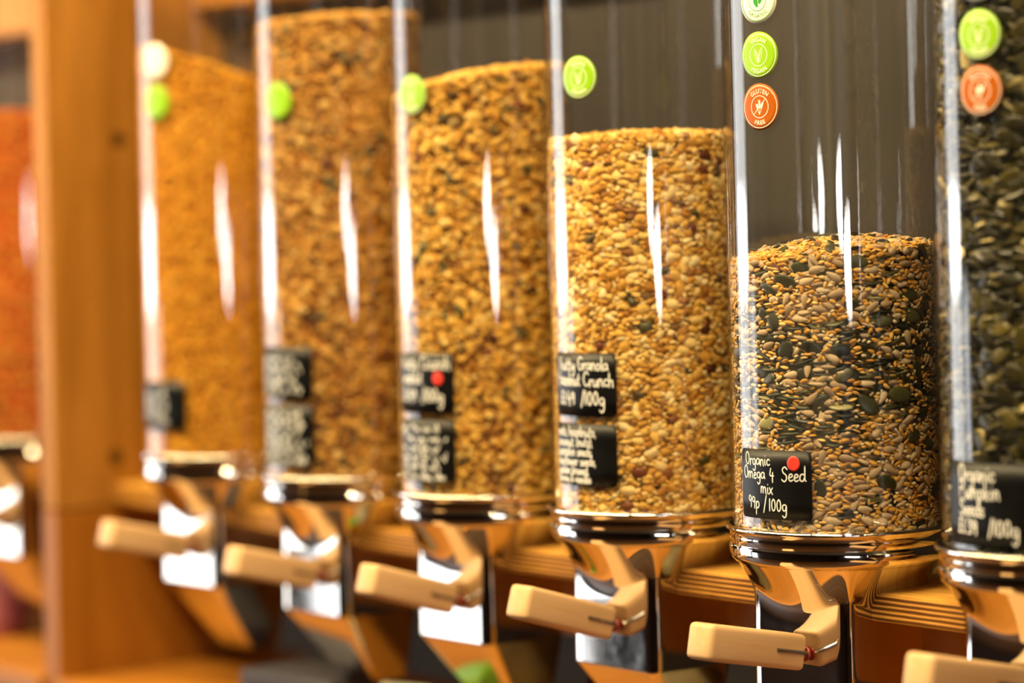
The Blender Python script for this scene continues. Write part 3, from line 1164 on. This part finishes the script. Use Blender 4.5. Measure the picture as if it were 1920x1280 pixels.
def grains_mesh(name, geo, pos, Rm, sc, smooth=True):
    v, f = geo
    n = len(pos)
    allv = np.einsum('nij,vj->nvi', Rm * sc[:, None, None], v) + pos[:, None, :]
    nv = len(v)
    loops = np.concatenate([np.array(q) for q in f])
    tot = np.array([len(q) for q in f])
    L = (loops[None, :] + (np.arange(n) * nv)[:, None]).ravel().astype(np.int32)
    tt = np.tile(tot, n).astype(np.int32)
    st = np.concatenate([[0], np.cumsum(tt)[:-1]]).astype(np.int32)
    m = bpy.data.meshes.new(name)
    m.vertices.add(n * nv)
    m.vertices.foreach_set('co', allv.astype(np.float32).ravel())
    m.loops.add(len(L))
    m.loops.foreach_set('vertex_index', L)
    m.polygons.add(len(tt))
    m.polygons.foreach_set('loop_start', st)
    m.polygons.foreach_set('loop_total', tt)
    m.polygons.foreach_set('use_smooth', np.full(len(tt), smooth))
    m.update(calc_edges=True)
    m.validate()
    return m


def core_mesh(name, ztop, inset, drop=0.004):
    seg, rings = 48, 6
    r0 = RI - inset
    vs, fs = [], []
    for k in range(seg):
        a = 2 * math.pi * k / seg
        vs.append((r0 * math.cos(a), r0 * math.sin(a), -0.018))
    for j in range(rings):
        r = r0 * (rings - j) / rings
        for k in range(seg):
            a = 2 * math.pi * k / seg
            x, y = r * math.cos(a), r * math.sin(a)
            vs.append((x, y, ztop(x, y) - drop))
    vs.append((0, 0, ztop(0, 0) - drop))
    for j in range(rings):
        for k in range(seg):
            k2 = (k + 1) % seg
            fs.append((j * seg + k, j * seg + k2, (j + 1) * seg + k2, (j + 1) * seg + k))
    for k in range(seg): fs.append((rings * seg + k, rings * seg + (k + 1) % seg, len(vs) - 1))
    return mesh_from(name, vs, fs)


def fill(i, name, label, cat):
    return empty(name, (XS[i], 0, ZO[i]), label, cat)


def stuff(name, mesh, mat, parent):
    o = link(name, mesh, mat, parent)
    o['kind'] = 'stuff'
    return o


def heap(base, tx=0.0, ty=0.0, h=0.0):
    return lambda x, y: base + tx * x + ty * y + h * (1 - (x * x + y * y) / (RI * RI))


SUN = ellipsoid(10, 8, 0.0061, 0.0029, 0.0018, 0.30)
LIN = ellipsoid(8, 6, 0.0033, 0.0017, 0.0008, 0.18)
SES = ellipsoid(6, 5, 0.0020, 0.0012, 0.00075, 0.25)
PUM = pumpkin_seed_geo()

G_SUN = [(0, srgb(172, 144, 112)), (.35, srgb(196, 168, 134)), (.7, srgb(212, 188, 154)), (1, srgb(182, 152, 116))]
G_PUM = [(0, srgb(26, 27, 17)), (.45, srgb(44, 45, 27)), (.8, srgb(62, 62, 34)), (.96, srgb(84, 82, 48)), (1, srgb(196, 190, 136))]
M['sun_o'] = grain_mat('sunflower_kernel', G_SUN, 0.55, 0.3, True, 0.12, 700)
M['sun'] = grain_mat('sunflower_kernel_bulk', G_SUN, 0.55, 0.3, False, 0.12, 700)
M['pum_o'] = grain_mat('pumpkin_seed', G_PUM, 0.35, 0.5, True, 0.2, 300)
M['pum'] = grain_mat('pumpkin_seed_bulk', G_PUM, 0.35, 0.5, False, 0.2, 300)
M['lin'] = grain_mat('golden_linseed', [(0, srgb(206, 144, 48)), (.5, srgb(230, 172, 72)), (1, srgb(244, 202, 116))], 0.28, 0.5)
M['ses'] = grain_mat('sesame_seed', [(0, srgb(214, 186, 140)), (1, srgb(240, 222, 186))], 0.5, 0.3)
M['core5'] = plain('seed_mix_bed', srgb(112, 84, 40), 0.9, noise=0.4, scale=300, spec=0.1)

# --- seed mix (sharp)
rng = np.random.default_rng(11)
z5 = heap(0.213, 0.05, 0.05, 0.012)


def band5(z, a):                       # where the dark pumpkin seeds gather
    wob = 0.010 * math.sin(3 * a + 1.2)
    p = 0.025
    for c, w, h in ((0.140, 0.022, 1.0), (0.100, 0.020, 0.9), (0.055, 0.006, 0.22), (0.205, 0.012, 0.10), (0.022, 0.006, 0.16)):
        p = max(p, h * math.exp(-((z - c - wob) / w) ** 2))
    return p

def pack_wall(rng, ztop, kinds, layers=3, step=0.0017, az=(-165, 75), zmin=-0.003):
    """lay seeds side by side against the tube wall, layer behind layer; kinds: (key, semi axes, tries, edge-on share, density)"""
    out = {k[0]: ([], [], [], [], []) for k in kinds}
    cell = 0.004
    for L in range(layers):
        grid = {}
        for key, (sa, sb, sc_), tries, edge, dens in kinds:
            for _ in range(int(tries * (1.0 if L == 0 else 0.8))):
                t = math.radians(rng.uniform(*az))
                top = ztop(RI * math.cos(t), RI * math.sin(t))
                z = rng.uniform(zmin, top)
                if rng.uniform() > dens(z, t) * (0.5 if (L and key == 'pum') else 1.0): continue
                k = rng.uniform(0.82, 1.15)
                on_edge = rng.uniform() < edge
                roll = rng.normal(0, 0.45) if rng.uniform() < 0.72 else rng.uniform(-1.6, 1.6)
                if on_edge: roll = rng.normal(0, 0.22)
                a, b = sa * k, (max(sc_, 0.0014) if on_edge else sb) * k
                u = t * RI
                m = max(1, int(round(a / b)))
                cs = [(u + math.cos(roll) * q, z + math.sin(roll) * q, b * 0.86) for q in (np.linspace(-(a - b), a - b, m) * 0.96 if m > 1 else (0.0,))]
                hit = False
                for (cx, cz, r) in cs:
                    gx, gz = int(cx // cell), int(cz // cell)
                    for ix in (gx - 2, gx - 1, gx, gx + 1, gx + 2):
                        for iz in (gz - 2, gz - 1, gz, gz + 1, gz + 2):
                            for (ox, oz, orad) in grid.get((ix, iz), ()):
                                if (ox - cx) ** 2 + (oz - cz) ** 2 < (orad + r) ** 2 * 0.80:
                                    hit = True
                                    break
                            if hit: break
                        if hit: break
                    if hit: break
                if hit: continue
                for c in cs: grid.setdefault((int(c[0] // cell), int(c[1] // cell)), []).append(c)
                rad = np.array([math.cos(t), math.sin(t), 0.0])
                tan = np.array([-math.sin(t), math.cos(t), 0.0])
                up = np.array([0, 0, 1.0])
                if on_edge:
                    nrm = up + rad * rng.normal(0.15, 0.22) - tan * math.sin(roll)
                else:
                    nrm = rad + up * rng.normal(0, 0.28) + tan * rng.normal(0, 0.16)
                flip = rng.choice([-1, 1])
                Rm = rot_frames(nrm[None], (flip * (tan * math.cos(roll) + up * math.sin(roll)))[None])[0]
                ext = math.sqrt((((Rm.T @ rad) * np.array((sa, sb, sc_))) ** 2).sum()) * k
                d = L * step + rng.uniform(0, 0.0006)
                p = rad * (RI - 0.0002 - ext - d)
                p[2] = z
                for lst, v in zip(out[key], (p, Rm, k, t, d)): lst.append(v)
    return {k: tuple(np.array(x) for x in v) for k, v in out.items()}


PK = pack_wall(rng, z5, [
    ('pum', (.0100, .0060, .0013), 2600, 0.62, band5),
    ('sun', (.0061, .0029, .0018), 2600, 0.15, lambda z, a: 0.55 + 0.35 * band5(z, a)),
    ('lin', (.0033, .0017, .0008), 14000, 0.22, lambda z, a: 1.0 - 0.72 * band5(z, a)),
    ('ses', (.0020, .0012, .00075), 8000, 0.1, lambda z, a: 0.6),
])
mix = fill(5, 'seed_mix', 'mixed golden linseed, sunflower and pumpkin seeds filling half the tube', 'seeds')
stuff('seed_bed', core_mesh('seed_bed', z5, 0.0080), M['core5'], mix)
p, q, s, a, dp = PK['lin']
pt = sample_top(rng, 2600, z5, (.0027, .0014, .0008))
stuff('golden_linseed', grains_mesh('golden_linseed', LIN, np.vstack([p, pt[0]]), np.vstack([q, pt[1]]), np.concatenate([s, pt[2]])), M['lin'], mix)
p, q, s, a, dp = PK['ses']
stuff('sesame', grains_mesh('sesame', SES, p, q, s), M['ses'], mix)


def facing(a, lo, hi):
    d = np.degrees(a)
    return (d > lo) & (d < hi)


def individuals(name, geo, data, count, lo, hi, label, cat, group, mat, parent_loc, zmax=1.0, zlow=-1.0):
    """the largest-showing ones become objects of their own; returns a mask of the rest"""
    pos, Rm, sc, a, dp = data
    ok = facing(a, lo, hi) & (pos[:, 2] < zmax) & (pos[:, 2] > zlow)
    idx = np.where(ok)[0]
    idx = idx[np.argsort(dp[idx])][:count]
    me = mesh_from(name, geo[0], geo[1])
    me.materials.append(mat)
    for k in idx:
        o = bpy.data.objects.new(name, me)
        COL.objects.link(o)
        mw = Matrix([list(r) for r in (Rm[k] * sc[k])]).to_4x4()
        mw.translation = Vector(pos[k]) + Vector(parent_loc)
        o.matrix_world = mw
        tag(o, label, cat, group)
    rest = np.ones(len(pos), bool)
    rest[idx] = False
    return rest


dat = PK['sun']
rest = individuals('sunflower_kernel', SUN, dat, 290, -128, 32, 'beige sunflower kernel against the wall of the seed mix tube', 'seed', 'sunflower kernels in the seed mix', M['sun_o'], (XS[5], 0, 0))
pt = sample_top(rng, 220, z5, (.0057, .0029, .0020))
stuff('sunflower_bulk', grains_mesh('sunflower_bulk', SUN, np.vstack([dat[0][rest], pt[0]]), np.vstack([dat[1][rest], pt[1]]), np.concatenate([dat[2][rest], pt[2]])), M['sun'], mix)
dat = PK['pum']
rest = individuals('pumpkin_seed', PUM, dat, 165, -130, 36, 'dark green pumpkin seed among the paler seed mix', 'seed', 'pumpkin seeds in the seed mix', M['pum_o'], (XS[5], 0, 0))
pt = sample_top(rng, 70, z5, (.0094, .0052, .0013))
stuff('pumpkin_bulk', grains_mesh('pumpkin_bulk', PUM, np.vstack([dat[0][rest], pt[0]]), np.vstack([dat[1][rest], pt[1]]), np.concatenate([dat[2][rest], pt[2]])), M['pum'], mix)

# --- pumpkin seeds
M['pum6_o'] = grain_mat('pumpkin_seed_green', [(0, srgb(28, 26, 11)), (.45, srgb(52, 47, 18)), (.8, srgb(78, 70, 26)), (.955, srgb(104, 92, 40)), (1, srgb(220, 200, 140))], 0.32, 0.5, True, 0.2, 300)
M['pum6'] = grain_mat('pumpkin_seed_green_bulk', [(0, srgb(28, 26, 11)), (.45, srgb(52, 47, 18)), (.8, srgb(78, 70, 26)), (.955, srgb(104, 92, 40)), (1, srgb(220, 200, 140))], 0.32, 0.5, False, 0.2, 300)
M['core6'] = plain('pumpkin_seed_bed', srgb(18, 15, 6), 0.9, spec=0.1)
z6 = heap(0.50)
pk = fill(6, 'pumpkin_seed_fill', 'dark green pumpkin seeds packed in the tube to the top', 'seeds')
stuff('seed_bed', core_mesh('seed_bed', z6, 0.0095), M['core6'], pk)
dat = sample_wall(rng, 5200, z6, (.0094, .0052, .0013), az=(-165, 60), depth=0.006, flat=0.24, size=(.9, 1.2))
rest = individuals('pumpkin_seed', PUM, dat, 130, -138, -58, 'olive green pumpkin seed pressed against the wall of the full pumpkin seed tube', 'seed', 'pumpkin seeds in the full tube', M['pum6_o'], (XS[6], 0, 0), zmax=0.43, zlow=0.0)
stuff('pumpkin_bulk', grains_mesh('pumpkin_bulk', PUM, dat[0][rest], dat[1][rest], dat[2][rest]), M['pum6'], pk)

# --- granolas and grains
GRAN = [(0, srgb(170, 112, 40)), (.12, srgb(206, 148, 56)), (.4, srgb(230, 180, 82)), (.7, srgb(240, 202, 118)), (.94, srgb(248, 226, 170)), (.97, srgb(150, 92, 44)), (1, srgb(92, 80, 48))]


def granola(i, name, label, ztop, n_small, n_big, stops, seed, core, big_top=False, small=(.0034, .0024, .0016), big=(.0050, .0035, .0024), extras=0, shards=True):
    rg = np.random.default_rng(seed)
    t = fill(i, name, label, 'granola' if 'granola' in name or 'muesli' in name else 'grain')
    stuff('bed', core_mesh('bed', ztop, 0.0085), plain(name + '_bed', tuple(c * 0.9 for c in core[:3]) + (1,), 0.9, noise=0.3, scale=220, spec=0.1), t)
    mt = grain_mat(name + '_pieces', stops, 0.6, 0.25, False, 0.18, 500)
    P, Q, Sx = [], [], []
    vv = [lump(1, 0.30, seed + k, small) for k in range(3)]
    for k, g in enumerate(vv):
        p, q, s, a, dp = sample_wall(rg, n_small // 3, ztop, small, depth=0.0045, flat=0.4, size=(.55, 1.3))
        tp = sample_top(rg, max(10, n_small // 18), ztop, small)
        stuff(name + '_crumb', grains_mesh('crumb', g, np.vstack([p, tp[0]]), np.vstack([q, tp[1]]), np.concatenate([s, tp[2]]), False), mt, t)
    for k in range(3):
        g = lump(2, 0.16, seed + 10 + k, big)
        sel = (lambda z, a: 0.25 + 0.75 / (1 + math.exp(-(z - ztop(0, 0) * 0.55) / 0.02))) if big_top else None
        p, q, s, a, dp = sample_wall(rg, n_big // 3, ztop, big, depth=0.003, flat=0.5, size=(.6, 1.35), zsel=sel)
        tp = sample_top(rg, max(6, n_big // 14), ztop, big)
        stuff(name + '_cluster', grains_mesh('cluster', g, np.vstack([p, tp[0]]), np.vstack([q, tp[1]]), np.concatenate([s, tp[2]]), True), mt, t)
    if extras:
        ex = grain_mat(name + '_fruit', [(0, srgb(80, 34, 14)), (.5, srgb(120, 58, 22)), (.6, srgb(70, 66, 36)), (1, srgb(92, 84, 44))], 0.45, 0.4)
        g = lump(2, 0.14, seed + 30, (.0070, .0045, .0030))
        p, q, s, a, dp = sample_wall(rg, extras, ztop, (.0070, .0045, .0030), depth=0.0015, flat=0.6, size=(.6, 1.2))
        stuff(name + '_fruit', grains_mesh('fruit', g, p, q, s), ex, t)
    return t


z4 = heap(0.311, 0.02, 0.0, 0.006)
rg4 = np.random.default_rng(104)
gr4 = fill(4, 'hazelnut_granola', 'chunky golden granola with hazelnut and seeds two thirds up the tube', 'granola')
stuff('bed', core_mesh('bed', z4, 0.0085), plain('granola_bed', srgb(120, 76, 30), 0.9, noise=0.3, scale=220, spec=0.1), gr4)
mt4 = grain_mat('hazelnut_granola_pieces', GRAN, 0.6, 0.25, False, 0.22, 420)
fr4 = grain_mat('hazelnut_granola_fruit', [(0, srgb(96, 40, 16)), (.5, srgb(130, 64, 26)), (.6, srgb(70, 66, 36)), (1, srgb(92, 84, 44))], 0.45, 0.4)


def chunky(z, a):
    return 0.22 + 0.78 / (1 + math.exp(-(z - 0.19 + 0.05 * (math.degrees(a) + 60) / 60) / 0.02))


P4 = pack_wall(rg4, z4, [
    ('fruit', (.0068, .0044, .0028), 70, 0.1, lambda z, a: 1.0),
    ('big', (.0074, .0050, .0034), 900, 0.15, chunky),
    ('mid', (.0050, .0034, .0022), 3200, 0.2, lambda z, a: 0.35 + 0.5 * chunky(z, a)),
    ('oat', (.0033, .0022, .0013), 12000, 0.3, lambda z, a: 0.9),
    ('crumb', (.0019, .0014, .0010), 12000, 0.1, lambda z, a: 0.9),
], step=0.0020)
for key, sub, amp, semi, mt_ in (('fruit', 2, .14, (.0068, .0044, .0028), fr4), ('big', 2, .15, (.0074, .0050, .0034), mt4), ('mid', 2, .17, (.0050, .0034, .0022), mt4),
                                 ('oat', 2, .12, (.0033, .0022, .0013), mt4), ('crumb', 1, .28, (.0019, .0014, .0010), mt4)):
    p, q, sc4, a_, d_ = P4[key]
    for v_ in range(3):
        sel = np.arange(len(p)) % 3 == v_
        if sel.sum() == 0: continue
        pp, qq, ss = p[sel], q[sel], sc4[sel]
        if key in ('mid', 'oat'):
            tp = sample_top(rg4, 260 if key == 'mid' else 500, z4, semi)
            pp, qq, ss = np.vstack([pp, tp[0]]), np.vstack([qq, tp[1]]), np.concatenate([ss, tp[2]])
        stuff('granola_' + key, grains_mesh('granola_' + key, lump(sub, amp, 900 + 7 * v_ + len(key), semi), pp, qq, ss, key != 'crumb'), mt_, gr4)
GR3 = [(0, srgb(186, 128, 44)), (.3, srgb(222, 168, 64)), (.7, srgb(236, 190, 92)), (.95, srgb(242, 210, 130)), (1, srgb(110, 80, 44))]
granola(3, 'crunchy_granola', 'golden crunchy granola with dark fruit heaped high in the tube', heap(0.372, 0.12, 0.10, 0.010), 6600, 1300, GR3, 200, srgb(160, 104, 42), extras=170)
GR2 = [(0, srgb(180, 122, 46)), (.3, srgb(206, 150, 60)), (.7, srgb(220, 170, 84)), (.94, srgb(230, 192, 118)), (1, srgb(120, 76, 40))]
granola(2, 'fruit_muesli', 'pale brown muesli with dark fruit filling the tube almost to the top', heap(0.440, 0.03, 0.03, 0.006), 6600, 1000, GR2, 300, srgb(160, 102, 42), extras=220)
LEN = [(0, srgb(214, 146, 28)), (.5, srgb(232, 166, 40)), (1, srgb(242, 188, 66))]
granola(1, 'golden_grain_fill', 'fine golden grain heaped toward the front of the tube', heap(0.392, -0.14, -0.32, 0.004), 16000, 300, LEN, 400, srgb(190, 112, 26), small=(.0025, .0022, .0015), big=(.0032, .0028, .0018))
RED = [(0, srgb(216, 100, 34)), (.4, srgb(236, 132, 48)), (.75, srgb(240, 166, 64)), (1, srgb(214, 186, 62))]
granola(0, 'orange_grain_fill', 'red-orange grain in the tube beyond the wooden upright', heap(0.372), 8000, 300, RED, 500, srgb(186, 84, 20), small=(.0024, .0022, .0014), big=(.0032, .0028, .0018))

# ------------------------------------------------------------------ goods on the lower deck (far out of focus)


def pouch_mesh(name, w, dpt, h):
    vs, fs = [], []
    seg, rows = 20, 8
    for j in range(rows + 1):
        t = j / rows
        k = 1 - 0.82 * t ** 2.5
        for q in range(seg):
            p = 2 * math.pi * q / seg
            c, s = math.cos(p), math.sin(p)
            x = w / 2 * math.copysign(abs(c) ** 0.5, c) * (1 + 0.03 * math.sin(5 * t + q))
            y = dpt / 2 * math.copysign(abs(s) ** 0.6, s) * k
            vs.append((x, y, h * t))
    for j in range(rows):
        for q in range(seg):
            q2 = (q + 1) % seg
            fs.append((j * seg + q, j * seg + q2, (j + 1) * seg + q2, (j + 1) * seg + q))
    fs.append(tuple(range(seg))[::-1])
    fs.append(tuple(range(rows * seg, (rows + 1) * seg)))
    return mesh_from(name, vs, fs)


def goods(name, mesh, mat, x, y, rz, label, cat):
    o = link(name, mesh, mat, None, (x, y, -0.2400))
    o.rotation_euler = (0, 0, rz)
    tag(o, label, cat)
    return o


goods('paper_pouch', pouch_mesh('pouch', .10, .06, .16), plain('mauve_paper', srgb(150, 84, 96), 0.6, noise=.3, scale=20), -1.43, .02, 0.2, 'mauve paper pouch standing on the deck beyond the upright', 'pouch')
goods('storage_tray', box_mesh('tray', -.07, .07, -.05, .05, 0, .035, .004), plain('slate_tray', srgb(56, 54, 60), 0.6), -0.74, 0.02, 0.1, 'slate grey tray lying on the lower deck', 'tray')
goods('paper_pouch', pouch_mesh('pouch', .06, .05, .042), plain('white_paper', srgb(150, 148, 124), 0.6), -0.57, 0.0, 0.3, 'small off-white pouch on the lower deck', 'pouch')
goods('paper_pouch', pouch_mesh('pouch', .06, .05, .032), plain('green_paper', srgb(96, 140, 20), 0.6), -0.505, -0.01, -.2, 'small leaf green pouch on the lower deck', 'pouch')
goods('paper_sack', pouch_mesh('sack', .13, .10, .085), plain('olive_sack', srgb(84, 66, 26), 0.75, noise=.4, scale=25), -0.325, 0.09, 0.0, 'olive brown sack slumped on the lower deck', 'sack')
goods('paper_sack', pouch_mesh('sack', .11, .11, .070), plain('grey_sack', srgb(120, 106, 70), 0.75, noise=.2, scale=25), -0.11, 0.05, 0.0, 'grey beige sack slumped on the lower deck', 'sack')
